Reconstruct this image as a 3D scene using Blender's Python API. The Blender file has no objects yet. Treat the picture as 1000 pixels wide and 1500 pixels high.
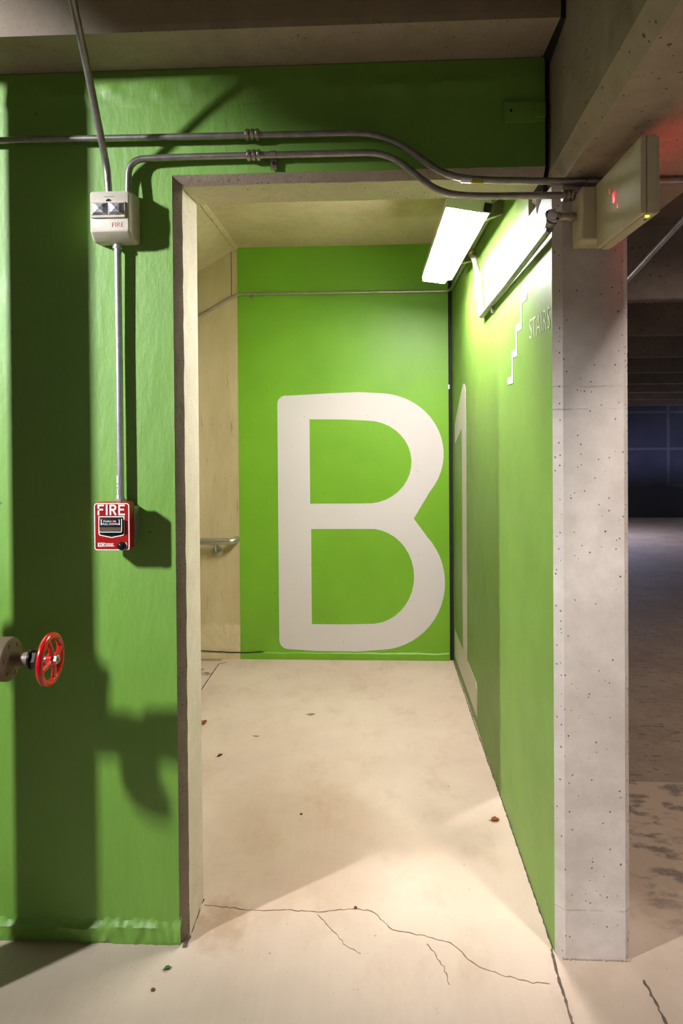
import bpy, bmesh, math, random
from mathutils import Vector, Matrix, noise
random.seed(7)
SC = bpy.context.scene
COL = SC.collection
PI = math.pi

# ------------------------------------------------------------------ materials
class NT:
    """tiny helper around a material's node tree"""
    def __init__(s, name):
        s.m = bpy.data.materials.new(name); s.m.use_nodes = True
        s.t = s.m.node_tree; s.n = s.t.nodes; s.l = s.t.links
        s.b = s.n['Principled BSDF']
        g = s.n.new('ShaderNodeNewGeometry'); s.pos = g.outputs['Position']
    def new(s, t, **kw):
        n = s.n.new(t)
        for k, v in kw.items(): setattr(n, k, v)
        return n
    def put(s, sock, v):
        if isinstance(v, bpy.types.NodeSocket): s.l.new(v, sock)
        else: sock.default_value = v
    def math(s, op, a, b=0.0, c=None, clamp=False):
        n = s.new('ShaderNodeMath', operation=op); n.use_clamp = clamp
        s.put(n.inputs[0], a); s.put(n.inputs[1], b)
        if c is not None: s.put(n.inputs[2], c)
        return n.outputs[0]
    def noise(s, scale, detail=4, rough=.55, stretch=(1, 1, 1), off=(0, 0, 0)):
        mp = s.new('ShaderNodeMapping'); s.l.new(s.pos, mp.inputs[0])
        mp.inputs['Scale'].default_value = stretch; mp.inputs['Location'].default_value = off
        n = s.new('ShaderNodeTexNoise'); s.l.new(mp.outputs[0], n.inputs['Vector'])
        n.inputs['Scale'].default_value = scale; n.inputs['Detail'].default_value = detail
        n.inputs['Roughness'].default_value = rough
        return n.outputs[0]
    def ramp(s, f, a, b, lo=0.0, hi=1.0):
        n = s.new('ShaderNodeMapRange'); n.clamp = True
        s.put(n.inputs[0], f); s.put(n.inputs[1], a); s.put(n.inputs[2], b)
        s.put(n.inputs[3], lo); s.put(n.inputs[4], hi)
        return n.outputs[0]
    def mix(s, f, a, b, mode='MIX'):
        n = s.new('ShaderNodeMix', data_type='RGBA', blend_type=mode)
        s.put(n.inputs[0], f)
        s.put(n.inputs[6], a if isinstance(a, bpy.types.NodeSocket) else (*a, 1))
        s.put(n.inputs[7], b if isinstance(b, bpy.types.NodeSocket) else (*b, 1))
        return n.outputs[2]
    def xyz(s):
        n = s.new('ShaderNodeSeparateXYZ'); s.l.new(s.pos, n.inputs[0]); return n.outputs
    def pores(s, scale, share, size, off=(0, 0, 0)):
        """sparse round air holes: 1 inside a hole"""
        mp = s.new('ShaderNodeMapping'); s.l.new(s.pos, mp.inputs[0]); mp.inputs['Location'].default_value = off
        v = s.new('ShaderNodeTexVoronoi'); s.l.new(mp.outputs[0], v.inputs['Vector'])
        v.inputs['Scale'].default_value = scale
        sep = s.new('ShaderNodeSeparateColor'); s.l.new(v.outputs['Color'], sep.inputs[0])
        pick = s.math('GREATER_THAN', sep.outputs[0], 1 - share)
        rad = s.math('MULTIPLY', sep.outputs[1], size)
        inside = s.ramp(s.math('SUBTRACT', v.outputs['Distance'], rad), .0, .03, 1, 0)
        return s.math('MULTIPLY', pick, inside)
    def bump(s, h, strength=.3, dist=.01, prev=None):
        n = s.new('ShaderNodeBump'); n.inputs['Strength'].default_value = strength
        n.inputs['Distance'].default_value = dist; s.put(n.inputs['Height'], h)
        if prev is not None: s.l.new(prev, n.inputs['Normal'])
        return n.outputs[0]

def lin(r, g, b):
    f = lambda c: (c/255/12.92) if c/255 <= .04045 else ((c/255+.055)/1.055)**2.4
    return (f(r), f(g), f(b))

def simple(name, col, rough=.5, metal=0.0, emit=None, strength=0.0, vary=.0, coat=0.0):
    k = NT(name)
    if vary:
        f = k.ramp(k.noise(35, 5), .3, .7)
        c = k.mix(f, tuple(x*(1-vary) for x in col), tuple(min(1, x*(1+vary)) for x in col))
        k.l.new(c, k.b.inputs['Base Color'])
        k.l.new(k.bump(k.noise(180, 3), .12, .002), k.b.inputs['Normal'])
    else:
        k.b.inputs['Base Color'].default_value = (*col, 1)
    k.b.inputs['Roughness'].default_value = rough; k.b.inputs['Metallic'].default_value = metal
    k.b.inputs['Coat Weight'].default_value = coat
    if emit:
        k.b.inputs['Emission Color'].default_value = (*emit, 1); k.b.inputs['Emission Strength'].default_value = strength
    return k.m

def concrete(name, a, b, pore=.35, pore_scale=38, stain=(.25, .2, .14), stain_amt=.35, rough=.75, vert=False, bump=.35, blotch=None, pours=()):
    k = NT(name)
    st = (1, 1, .18) if vert else (1, 1, 1)
    f1 = k.ramp(k.noise(2.3, 6, .6, st), .32, .68)
    c = k.mix(f1, a, b)
    f2 = k.noise(16, 5, .65)
    c = k.mix(k.ramp(f2, .35, .7, 0, .35), c, tuple(x*.72 for x in a))
    f3 = k.ramp(k.noise(4.5, 6, .7, st, (7, 3, 1)), .58, .75, 0, stain_amt)
    c = k.mix(f3, c, tuple(x*y*2.6 for x, y in zip(a, stain)))
    if blotch:
        fb = k.ramp(k.noise(14, 3, .6, (1, 2.5, 1), (3, 9, 2)), .60, .66, 0, blotch)
        c = k.mix(fb, c, tuple(x*.35 for x in a))
    for pz in pours:       # cold joints between lifts of concrete
        zz = k.math('ADD', k.xyz()[2], k.math('MULTIPLY', k.math('SUBTRACT', k.noise(9, 5, .7), .5), .012))
        ln = k.ramp(k.math('ABSOLUTE', k.math('SUBTRACT', zz, pz)), .0008, .0035, 1, 0)
        c = k.mix(k.math('MULTIPLY', ln, k.ramp(k.noise(14, 4, .6, (1, 1, 1), (pz, 2, 2)), .40, .62, 0, .6)), c, tuple(x*.4 for x in a))
    p1 = k.pores(pore_scale*1.6, pore*.5, .18)
    p2 = k.pores(pore_scale*3.4, pore*.5, .28, (4, 2, 8))
    p = k.math('MAXIMUM', p1, p2)
    c = k.mix(k.math('MULTIPLY', p, .8), c, (.035, .028, .022))
    k.l.new(c, k.b.inputs['Base Color'])
    k.b.inputs['Roughness'].default_value = rough
    n1 = k.bump(k.noise(26, 6, .65), bump, .006)
    n2 = k.bump(k.noise(190, 2, .5), .25, .0015, n1)
    n3 = k.bump(k.math('MULTIPLY', p, -1), .8, .004, n2)
    k.l.new(n3, k.b.inputs['Normal'])
    return k.m

def paint(name, col, bare=None, bare_x=None, rough=.36, var=.10, ripple=.3, spec=.5, swirl=False):
    k = NT(name)
    f = k.ramp(k.noise(2.0, 5, .55), .3, .7)
    c = k.mix(f, tuple(x*(1-var) for x in col), tuple(x*(1+var) for x in col))
    p = k.pores(24, .12, .09, (2, 5, 1))
    h = k.noise(9, 5, .6, (1.0, 1.0, .35))
    if bare:
        x = k.xyz()
        edge = k.math('ADD', x[0], k.math('MULTIPLY', k.math('SUBTRACT', k.noise(60, 2), .5), .004))
        isb = k.math('LESS_THAN', edge, bare_x)
        fb = k.ramp(k.noise(2.2, 6, .65, (1, 1, .22), (1, 2, 3)), .34, .68)
        cb = k.mix(fb, bare[0], bare[1])
        rub = k.math('MULTIPLY', k.ramp(k.math('ADD', x[2], k.math('MULTIPLY', k.noise(12, 4), .08)), .255, .285, 1, 0),
                     k.ramp(k.noise(22, 4), .3, .6, .35, .9))
        cb = k.mix(k.math('MULTIPLY', rub, .55), cb, bare[2])
        cb = k.mix(k.ramp(k.noise(30, 4, .7, (1, 1, .12), (8, 8, 8)), .62, .72, 0, .6), cb, tuple(v*.55 for v in bare[0]))
        c = k.mix(isb, c, cb)
        k.l.new(k.math('ADD', k.math('MULTIPLY', isb, .4), rough), k.b.inputs['Roughness'])
    else:
        k.l.new(k.ramp(k.noise(5, 4), .3, .7, rough-.04, rough+.08), k.b.inputs['Roughness'])
    c = k.mix(k.math('MULTIPLY', p, .6), c, tuple(v*.25 for v in col))
    k.l.new(c, k.b.inputs['Base Color'])
    k.b.inputs['Specular IOR Level'].default_value = spec
    n1 = k.bump(h, ripple, .010)
    n2 = k.bump(k.noise(55, 4, .6), .16, .003, n1)
    n3 = k.bump(k.math('MULTIPLY', p, -1), .5, .003, n2)
    k.l.new(n3, k.b.inputs['Normal'])
    return k.m

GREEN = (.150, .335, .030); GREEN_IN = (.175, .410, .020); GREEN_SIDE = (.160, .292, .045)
M = {}
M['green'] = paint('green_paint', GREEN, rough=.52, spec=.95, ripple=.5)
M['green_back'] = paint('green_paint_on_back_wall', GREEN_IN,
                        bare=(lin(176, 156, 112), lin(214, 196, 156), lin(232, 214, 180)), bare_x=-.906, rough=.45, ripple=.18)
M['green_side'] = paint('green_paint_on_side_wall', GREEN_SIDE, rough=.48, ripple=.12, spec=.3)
M['letter'] = paint('cream_letter_paint', (.68, .63, .61), rough=.5, var=.02, ripple=.05)
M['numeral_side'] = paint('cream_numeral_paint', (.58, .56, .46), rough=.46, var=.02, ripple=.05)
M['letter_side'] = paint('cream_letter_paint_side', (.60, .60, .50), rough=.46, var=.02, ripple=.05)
M['jamb'] = concrete('jamb_concrete', lin(202, 190, 166), lin(222, 210, 188), pore=.5, stain_amt=.2)
M['edge'] = concrete('rough_edge_concrete', lin(140, 126, 112), lin(168, 152, 134), pore=.9, pore_scale=55, bump=.8, stain_amt=.4)
M['pillar'] = concrete('pillar_concrete', lin(184, 173, 162), lin(214, 205, 196), pore=.6, pore_scale=30, stain_amt=.35, bump=.25, pours=(1.665, 1.60, .145))
M['beam'] = concrete('beam_concrete', lin(148, 134, 114), lin(170, 156, 136), pore=.4, pore_scale=26, stain_amt=.5)
M['soffit'] = concrete('soffit_concrete', lin(204, 182, 146), lin(222, 200, 164), pore=.3, stain_amt=.4)
M['ledge'] = concrete('ledge_concrete', lin(150, 136, 118), lin(170, 156, 138), pore=.3, stain_amt=.5)
M['stem'] = concrete('garage_joist_concrete', lin(120, 108, 100), lin(146, 134, 124), pore=.5, pore_scale=12, stain_amt=.4)
M['dirty'] = concrete('stained_garage_slab', lin(118, 100, 82), lin(142, 124, 104), pore=.5, pore_scale=30, stain_amt=.8, blotch=.75)
M['black'] = simple('black_joint_filler', (.012, .012, .011), .8, vary=.3)
M['crack'] = simple('crack_dark', (.16, .11, .07), .95)
M['dark_crack'] = simple('deep_crack', (.03, .022, .015), .95)
M['joint'] = simple('dirty_joint', (.09, .07, .05), .95, vary=.4)
M['steel'] = simple('galvanised_steel', (.36, .34, .32), .38, .85, vary=.22)
M['steel_bright'] = simple('bright_galvanised_steel', (.62, .63, .65), .32, .8, vary=.15)
M['coupling'] = simple('die_cast_zinc', (.42, .38, .32), .35, .9, vary=.3)
M['rail'] = simple('satin_rail_metal', (.50, .48, .42), .38, .85, vary=.12)
M['white'] = simple('aged_white_plastic', lin(200, 193, 177), .42, vary=.05)
M['tan'] = simple('beige_plastic', lin(202, 192, 160), .7, vary=.05)
M['tan'].node_tree.nodes['Principled BSDF'].inputs['Specular IOR Level'].default_value = .2
M['red'] = simple('fire_red_enamel', lin(156, 18, 14), .32, vary=.06)
M['red_dark'] = simple('cast_red_side', lin(140, 26, 12), .4, vary=.1)
M['white_print'] = simple('white_print', (.85, .83, .80), .5)
M['red_print'] = simple('red_print', lin(190, 30, 40), .5)
M['gloss_black'] = simple('black_plastic', (.012, .012, .012), .25)
M['recess'] = simple('handle_brown', (.10, .065, .045), .5)
M['backbox'] = simple('backbox_zinc', (.30, .30, .28), .5, .6, vary=.3)
M['reflector'] = simple('strobe_reflector', (.5, .49, .53), .45, .8, vary=.5)
M['iron'] = simple('painted_valve_iron', lin(112, 96, 78), .5, .2, vary=.15)
M['pipe_red'] = simple('standpipe_paint', lin(120, 40, 30), .45, vary=.1)
M['wheel'] = simple('red_handwheel_enamel', lin(188, 14, 22), .22, coat=.5, vary=.06)
M['nut'] = simple('nickel_nut', (.45, .40, .34), .35, .9, vary=.3)
M['fixture'] = simple('white_enamel', (.78, .77, .74), .35)
M['lens'] = simple('lit_lens', (.9, .9, .9), .4, emit=(1, .93, .94), strength=128)
M['led_red'] = simple('red_led_window', (.6, .02, .02), .4, emit=(1, .004, .012), strength=2.2)
M['led_dim'] = simple('red_led_slit', (.3, .04, .04), .5, emit=(1, .06, .06), strength=.6)
M['led_panel'] = simple('red_lit_panel', (.6, .02, .02), .4, emit=(1, .05, .06), strength=3.0)
M['led_green'] = simple('charge_led', (.4, .8, .05), .4, emit=(.75, 1, .05), strength=1.6)
M['tag'] = simple('white_sticker', (.8, .8, .82), .5)
M['yellow'] = simple('yellow_tape', lin(206, 186, 20), .5)
M['leaf'] = simple('dry_leaf_brown', lin(150, 84, 36), .7, vary=.35)
M['leaf_dark'] = simple('dry_leaf_dark', lin(84, 44, 26), .7, vary=.35)
M['leaf_pale'] = simple('dry_leaf_pale', lin(178, 160, 112), .7, vary=.2)
M['leaf_green'] = simple('leaf_green', lin(70, 96, 40), .7, vary=.3)

def floor_material():
    k = NT('trowelled_concrete_floor')
    x = k.xyz()
    f = k.ramp(k.noise(1.7, 6, .6, (1, 1, 1), (2, 1, 0)), .3, .7)
    c = k.mix(f, lin(194, 172, 152), lin(212, 194, 174))
    c = k.mix(k.ramp(k.noise(5.5, 5, .65, (1, .6, 1)), .52, .72, 0, .45), c, lin(170, 142, 114))
    # darker brownish patch in the doorway, ragged soft edge
    dx = k.math('DIVIDE', k.math('ADD', x[0], .30), .38); dy = k.math('DIVIDE', k.math('SUBTRACT', x[1], .55), .52)
    d = k.math('ADD', k.math('MULTIPLY', dx, dx), k.math('MULTIPLY', dy, dy))
    d = k.math('ADD', d, k.math('MULTIPLY', k.math('SUBTRACT', k.noise(4, 5), .5), 1.8))
    c = k.mix(k.ramp(d, .2, 1.3, .50, 0), c, lin(158, 128, 100))
    # dirt swept into the foot of the door jamb
    dx = k.math('DIVIDE', k.math('ADD', x[0], .50), .10); dy = k.math('DIVIDE', k.math('SUBTRACT', x[1], .09), .13)
    d = k.math('ADD', k.math('ADD', k.math('MULTIPLY', dx, dx), k.math('MULTIPLY', dy, dy)), k.math('MULTIPLY', k.math('SUBTRACT', k.noise(16, 5, .65), .5), 2.2))
    c = k.mix(k.ramp(d, .1, 1.1, .55, 0), c, lin(150, 112, 76))
    # grittier, greyer slab out in the garage
    g = k.ramp(k.math('ADD', x[1], k.math('MULTIPLY', k.math('SUBTRACT', k.noise(3, 4), .5), .25)), -.25, .16, .85, 0)
    c = k.mix(g, c, lin(150, 136, 120))
    # stained slab beside the concrete pier
    sx = k.ramp(k.math('ADD', x[0], k.math('MULTIPLY', k.math('SUBTRACT', k.noise(7, 4), .5), .12)), .74, .86)
    sy = k.ramp(k.math('ADD', x[1], k.math('MULTIPLY', k.math('SUBTRACT', k.noise(6, 4, .6, (1, 1, 1), (4, 4, 4)), .5), .5)), -.06, .30)
    dirt = k.math('MULTIPLY', sx, sy)
    dcol = k.mix(k.ramp(k.noise(9, 5, .6, (1, 1.6, 1)), .5, .62), lin(150, 130, 108), lin(84, 70, 58))
    c = k.mix(k.math('MULTIPLY', dirt, .9), c, dcol)
    spk = k.pores(75, .28, .15)
    c = k.mix(k.math('MULTIPLY', spk, .45), c, lin(96, 76, 58))
    spk2 = k.pores(16, .10, .08, (5, 5, 5))
    c = k.mix(k.math('MULTIPLY', spk2, .5), c, lin(110, 86, 62))
    br = k.noise(60, 3, .5, (1, .04, 1))
    c = k.mix(k.ramp(br, .45, .7, 0, .025), c, lin(240, 224, 196))
    k.l.new(c, k.b.inputs['Base Color'])
    k.l.new(k.ramp(k.noise(3, 4), .3, .7, .55, .75), k.b.inputs['Roughness'])
    n1 = k.bump(k.noise(8, 6, .65), .12, .006); n2 = k.bump(k.noise(260, 2), .2, .001, n1)
    k.l.new(n2, k.b.inputs['Normal'])
    return k.m
M['floor'] = floor_material()

def block_material():
    k = NT('painted_block_wall')
    x = k.xyz()
    br = k.new('ShaderNodeTexBrick')
    mp = k.new('ShaderNodeCombineXYZ'); k.l.new(x[0], mp.inputs[0]); k.l.new(x[2], mp.inputs[1])
    k.l.new(mp.outputs[0], br.inputs['Vector'])
    br.inputs['Scale'].default_value = 1; br.inputs['Brick Width'].default_value = 1.9; br.inputs['Row Height'].default_value = .95
    br.inputs['Mortar Size'].default_value = .035; br.offset = .0
    br.inputs['Color1'].default_value = (*lin(92, 94, 128), 1); br.inputs['Color2'].default_value = (*lin(84, 88, 120), 1)
    br.inputs['Mortar'].default_value = (*lin(128, 130, 160), 1)
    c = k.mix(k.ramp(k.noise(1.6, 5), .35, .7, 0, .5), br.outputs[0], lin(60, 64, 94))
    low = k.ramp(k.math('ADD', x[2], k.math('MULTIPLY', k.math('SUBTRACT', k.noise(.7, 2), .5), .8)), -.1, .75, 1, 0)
    c = k.mix(low, c, lin(16, 16, 22))  # near-black lower band put into the wall colour, fading upward
    k.l.new(c, k.b.inputs['Base Color']); k.b.inputs['Roughness'].default_value = .6
    return k.m
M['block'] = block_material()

# ------------------------------------------------------------------ mesh helpers
def box(bm, x0, x1, y0, y1, z0, z1, mi=0):
    v = [bm.verts.new(p) for p in ((x0,y0,z0),(x1,y0,z0),(x1,y1,z0),(x0,y1,z0),(x0,y0,z1),(x1,y0,z1),(x1,y1,z1),(x0,y1,z1))]
    fs = []
    for q in ((0,3,2,1),(4,5,6,7),(0,1,5,4),(1,2,6,5),(2,3,7,6),(3,0,4,7)):
        f = bm.faces.new([v[i] for i in q]); f.material_index = mi; fs.append(f)
    return fs
def bevel(bm, w, seg=3):
    bmesh.ops.bevel(bm, geom=bm.edges[:], offset=w, segments=seg, profile=.6, affect='EDGES')
def loft(bm, rings, close=True, caps=True, mi=0):
    """rings of equal-length point lists"""
    rv = [[bm.verts.new(p) for p in r] for r in rings]
    n = len(rings[0])
    for a, b in zip(rv, rv[1:]):
        for i in range(n if close else n-1):
            j = (i+1) % n
            f = bm.faces.new((a[i], a[j], b[j], b[i])); f.material_index = mi
    if caps:
        f = bm.faces.new(list(reversed(rv[0]))); f.material_index = mi
        f = bm.faces.new(rv[-1]); f.material_index = mi
    return rv
def fillet(pts, rad, n=7):
    """round the corners of a polyline"""
    P = [Vector(p) for p in pts]; out = [P[0]]
    R = rad if isinstance(rad, (list, tuple)) else [rad]*len(P)
    for i in range(1, len(P)-1):
        a, b, c = P[i-1], P[i], P[i+1]
        d = min(R[i], (a-b).length*.48, (c-b).length*.48)
        p, q = b+(a-b).normalized()*d, b+(c-b).normalized()*d
        for k in range(n+1):
            t = k/n
            out.append(p*(1-t)**2 + b*2*t*(1-t) + q*t*t)
    out.append(P[-1]); return out
def tube(bm, pts, r, n=16, caps=True):
    P = [Vector(p) for p in pts]
    R = r if isinstance(r, (list, tuple)) else [r]*len(P)
    t0 = (P[1]-P[0]).normalized()
    up = Vector((0, 0, 1)) if abs(t0.z) < .9 else Vector((1, 0, 0))
    u = t0.cross(up).normalized(); rings = []
    for i, p in enumerate(P):
        if i == 0: t = t0
        elif i == len(P)-1: t = (P[-1]-P[-2]).normalized()
        else: t = ((P[i+1]-P[i]).normalized()+(P[i]-P[i-1]).normalized()).normalized()
        u = (u-t*u.dot(t)).normalized(); w = t.cross(u)
        rings.append([p+(u*math.cos(2*PI*k/n)+w*math.sin(2*PI*k/n))*R[i] for k in range(n)])
    loft(bm, rings, caps=caps)
def lathe(bm, c, axis, prof, n=32):
    """prof: (distance along axis, radius); solid of revolution"""
    a = Vector(axis).normalized(); c = Vector(c)
    up = Vector((0, 0, 1)) if abs(a.z) < .9 else Vector((0, 1, 0))
    u = a.cross(up).normalized(); w = a.cross(u)
    loft(bm, [[c+a*d+(u*math.cos(2*PI*k/n)+w*math.sin(2*PI*k/n))*r for k in range(n)] for d, r in prof])
def torus(bm, c, axis, R, r, n=48, m=14):
    a = Vector(axis).normalized(); c = Vector(c)
    up = Vector((0, 0, 1)) if abs(a.z) < .9 else Vector((0, 1, 0))
    u = a.cross(up).normalized(); w = a.cross(u)
    V = []
    for i in range(n):
        d = u*math.cos(2*PI*i/n)+w*math.sin(2*PI*i/n)
        V.append([bm.verts.new(c+d*(R+r*math.cos(2*PI*k/m))+a*r*math.sin(2*PI*k/m)) for k in range(m)])
    for i in range(n):
        for k in range(m):
            bm.faces.new((V[i][k], V[(i+1)%n][k], V[(i+1)%n][(k+1)%m], V[i][(k+1)%m]))
def extrude_poly(bm, pts, vec, mi=0):
    vec = Vector(vec); P = [Vector(p) for p in pts]
    loft(bm, [P, [p+vec for p in P]], mi=mi)
def obj(name, bm, mat, parent=None, smooth=True, label=None):
    bmesh.ops.recalc_face_normals(bm, faces=bm.faces[:])
    me = bpy.data.meshes.new(name); bm.to_mesh(me); bm.free()
    for m in (mat if isinstance(mat, (list, tuple)) else [mat]): me.materials.append(m)
    if smooth:
        for p in me.polygons: p.use_smooth = True
        me.set_sharp_from_angle(angle=math.radians(35))
    o = bpy.data.objects.new(name, me); COL.objects.link(o)
    if parent:
        o.parent = parent
        o.matrix_parent_inverse = Matrix.Translation(parent.location).inverted()
    if label: o['label'] = label
    return o
def structure(name, bm, mat, smooth=True, parent=None):
    o = obj(name, bm, mat, parent, smooth)
    if parent is None: o['kind'] = 'structure'
    return o
def tag(o, label, cat, group=None):
    o['label'] = label; o['category'] = cat
    if group: o['group'] = group
    return o
def thing(name, label, cat, loc, group=None):
    o = bpy.data.objects.new(name, None); COL.objects.link(o); o.location = loc; o.empty_display_size = .05
    bpy.context.view_layer.update()
    return tag(o, label, cat, group)
B = bmesh.new
FONT = bpy.data.curves.new('lettering_source', 'FONT').font
def text_bm(body, origin, right, up, height, width=None, depth=.0008, thin=0.0, space=1.0):
    """lettering as a thin raised mesh; origin = lower-left corner, height = cap height"""
    cu = bpy.data.curves.new('lettering', 'FONT'); cu.body = body; cu.size = 1; cu.extrude = .5; cu.offset = thin
    cu.space_character = space; cu.resolution_u = 6
    o = bpy.data.objects.new('lettering', cu); COL.objects.link(o)
    dg = bpy.context.evaluated_depsgraph_get(); dg.update()
    me = o.evaluated_get(dg).to_mesh()
    xs = [v.co.x for v in me.vertices]; ys = [v.co.y for v in me.vertices]
    x0, x1, y0, y1 = min(xs), max(xs), min(ys), max(ys)
    s = height/(y1-y0); sx = (width/(x1-x0)) if width else s
    r, u = Vector(right).normalized(), Vector(up).normalized(); nrm = r.cross(u); og = Vector(origin)
    bm = B(); bm.from_mesh(me)
    for v in bm.verts:
        c = v.co.copy(); v.co = og+r*(c.x-x0)*sx+u*(c.y-y0)*s+nrm*(c.z+.5)*depth
    o.evaluated_get(dg).to_mesh_clear()
    bpy.data.objects.remove(o); bpy.data.curves.remove(cu)
    return bm
def arc(cx, cz, rx, rz, a0, a1, n=14):
    return [(cx+rx*math.cos(math.radians(a0+(a1-a0)*i/n)), cz+rz*math.sin(math.radians(a0+(a1-a0)*i/n))) for i in range(n+1)]
def filled(bm, outer, holes, place, n_off):
    """flat outline with holes, filled, then given thickness n_off"""
    edges = []
    for loop in [outer]+holes:
        vs = [bm.verts.new(place(a, b)) for a, b in loop]
        for i in range(len(vs)): edges.append(bm.edges.new((vs[i], vs[(i+1) % len(vs)])))
    bmesh.ops.triangle_fill(bm, use_beauty=True, edges=edges)
    ret = bmesh.ops.extrude_face_region(bm, geom=bm.faces[:])
    for v in [g for g in ret['geom'] if isinstance(g, bmesh.types.BMVert)]: v.co += Vector(n_off)
def ribbon(bm, pts, w, z=.0012, jitter=.0):
    """ground crack following a polyline"""
    P = []
    for a, b in zip(pts, pts[1:]):
        n = max(2, int((Vector(b)-Vector(a)).length/.012))
        for i in range(n):
            t = i/n; P.append(Vector((a[0]+(b[0]-a[0])*t, a[1]+(b[1]-a[1])*t, 0)))
    P.append(Vector((*pts[-1], 0)))
    P = [p+Vector((random.uniform(-1, 1), random.uniform(-1, 1), 0))*jitter for p in P]
    L = []; 
    for i, p in enumerate(P):
        t = (P[min(i+1, len(P)-1)]-P[max(i-1, 0)]).normalized(); s = Vector((-t.y, t.x, 0))
        ww = w*random.uniform(.45, 1.2)*.5
        L.append((p+s*ww, p-s*ww))
    rv = [[bm.verts.new((a.x, a.y, -.001)), bm.verts.new((a.x, a.y, z)), bm.verts.new((b.x, b.y, z)), bm.verts.new((b.x, b.y, -.001))] for a, b in L]
    for a, b in zip(rv, rv[1:]):
        for i in range(3): bm.faces.new((a[i], a[i+1], b[i+1], b[i]))

# ------------------------------------------------------------------ the setting
# floor: garage slab in front, landing inside the doorway, flat apron beside the pier
bm = B()
box(bm, -7, 8, -8, .2, -.3, 0); box(bm, -1.03, .53, .2, 2.75, -.3, 0); box(bm, .53, 8, .2, 1.0, -.3, 0)
floor = structure('floor', bm, M['floor'], smooth=False)
# cracks and joints in the floor
bm = B(); ribbon(bm, [(-.56,.171),(-.40,.150),(-.289,.156),(-.18,.150),(-.07,.170),(-.015,.160),(.02,.115),(.048,.082),(.131,.062),(.221,.038),(.25,.0),(.271,-.039),(.31,-.062),(.361,-.085),(.432,-.106),(.48,-.108)], .0032, .0008, .0030)
obj('floor_crack', bm, M['crack'], floor, False, 'thin wandering crack across the doorway slab')
bm = B(); ribbon(bm, [(-.19,.14),(-.13,.06),(-.10,.02),(-.05,-.02)], .0022, .0008, .003); ribbon(bm, [(.15,.03),(.19,-.06),(.20,-.12)], .003, .0008, .003)
obj('floor_crack', bm, M['crack'], floor, False, 'short hairline branches beside the long crack')
bm = B(); ribbon(bm, [(.516,.02),(.508,-.09),(.504,-.25),(.50,-.6)], .009, .0010, .0012); ribbon(bm, [(.518,2.53),(.516,1.6),(.520,.8),(.520,.02)], .006, .0014, .0015)
obj('floor_joint', bm, M['joint'], floor, False, 'dirty joint between the doorway slab and the pier base')
bm = B(); ribbon(bm, [(.742,-.085),(.745,-.16),(.747,-.26),(.75,-.6)], .008, .0010, .003)
obj('floor_joint', bm, M['joint'], floor, False, 'broken joint running forward from the pier foot')
bm = B(); ribbon(bm, [(-1.03,2.43),(-1.034,2.0),(-1.034,.6)], .006, .0012, .001); ribbon(bm, [(-1.03,2.43),(-.985,2.462)], .004, .0012, .002)
obj('floor_joint', bm, M['dark_crack'], floor, False, 'thin joint at the landing edge beside the stairs')
bm = B(); ribbon(bm, [(-.574,-.012),(-.574,.09),(-.573,.195)], .012, .004, .0025)
obj('floor_joint', bm, M['joint'], floor, False, 'dirt line along the foot of the door jamb')
bm = B(); loft(bm, [[(.54+.19*i/40, -.020-.006*noise.noise(Vector((i*.9, 1, 1))), -.01), (.54+.19*i/40, -.020-.006*noise.noise(Vector((i*.9, 1, 1))), .003+.003*noise.noise(Vector((i*.7, 5, 1)))), (.54+.19*i/40, .0, .008), (.54+.19*i/40, .0, -.01)] for i in range(41)])
obj('pier_grout', bm, M['edge'], floor, False, 'rough grout bed under the pier')

# ramp falling away beyond the pier
bm = B(); zr = lambda y: -.055*(y-1)
loft(bm, [[(.735,1,-.3),(8,1,-.3),(8,1,0),(.735,1,0)], [(.735,18,-1.6),(8,18,-1.6),(8,18,zr(18)),(.735,18,zr(18))]])
structure('floor_ramp', bm, M['dirty'], smooth=False)

# stairs going down to the left of the landing
bm = B()
box(bm, -1.36, -1.036, .2, 2.52, -.3, -.012)
for i in range(4): box(bm, -1.64-.28*i, -1.36-.28*i, .2, 2.52, -.6-.17*i, -.182-.17*i)
structure('stair_flight', bm, M['floor'], smooth=False)['label'] = 'concrete stairs dropping left from the landing'

# front wall (green) with doorway; lumpy plaster base
bm = B()
box(bm, -7, -.594, 0, .19, 0, 2.62); box(bm, -.594, .503, 0, .19, 2.306, 2.62)
nx = 420
def base_strip(x0, x1, yw, h, amp, seed):
    rows = [(0, .006), (.012, .010), (.026, .011), (.040, .012), (.050, .013), (.058, .006), (.066, .001), (h, -.002)]
    vs = []
    for i in range(nx+1):
        x = x0+(x1-x0)*i/nx
        r = []
        for z, d in rows:
            e = noise.noise(Vector((x*48, z*90, seed)))*amp*1.3 + noise.noise(Vector((x*7, z*20, seed+5)))*amp
            dz = noise.noise(Vector((x*5, 3, seed)))*.010 + noise.noise(Vector((x*30, 3, seed)))*.005
            r.append(bm.verts.new((x, yw-d-(e if d > 0 else 0), z+(dz if z > .03 else 0))))
        vs.append(r)
    for a, b in zip(vs, vs[1:]):
        for k in range(len(rows)-1): bm.faces.new((a[k], b[k], b[k+1], a[k+1]))
base_strip(-1.9, -.588, 0, .08, .004, 1.3)
# blobs of old plaster under the ledge
vs = []
for i in range(nx+1):
    x = -1.6+2.10*i/nx; r = []
    for k in range(9):
        z = 2.50+.0145*k
        m = max(0, 1-abs(k-4)/4)
        d = max(0, noise.noise(Vector((x*16, z*30, 4)))+.1)*.010*m + .0015*m
        r.append(bm.verts.new((x, .0005-d-(.0 if 0 < k < 8 else -.001), z)))
    vs.append(r)
for a, b in zip(vs, vs[1:]):
    for k in range(8): bm.faces.new((a[k], b[k], b[k+1], a[k+1]))
wall_front = structure('wall_front', bm, M['green'])

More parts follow.
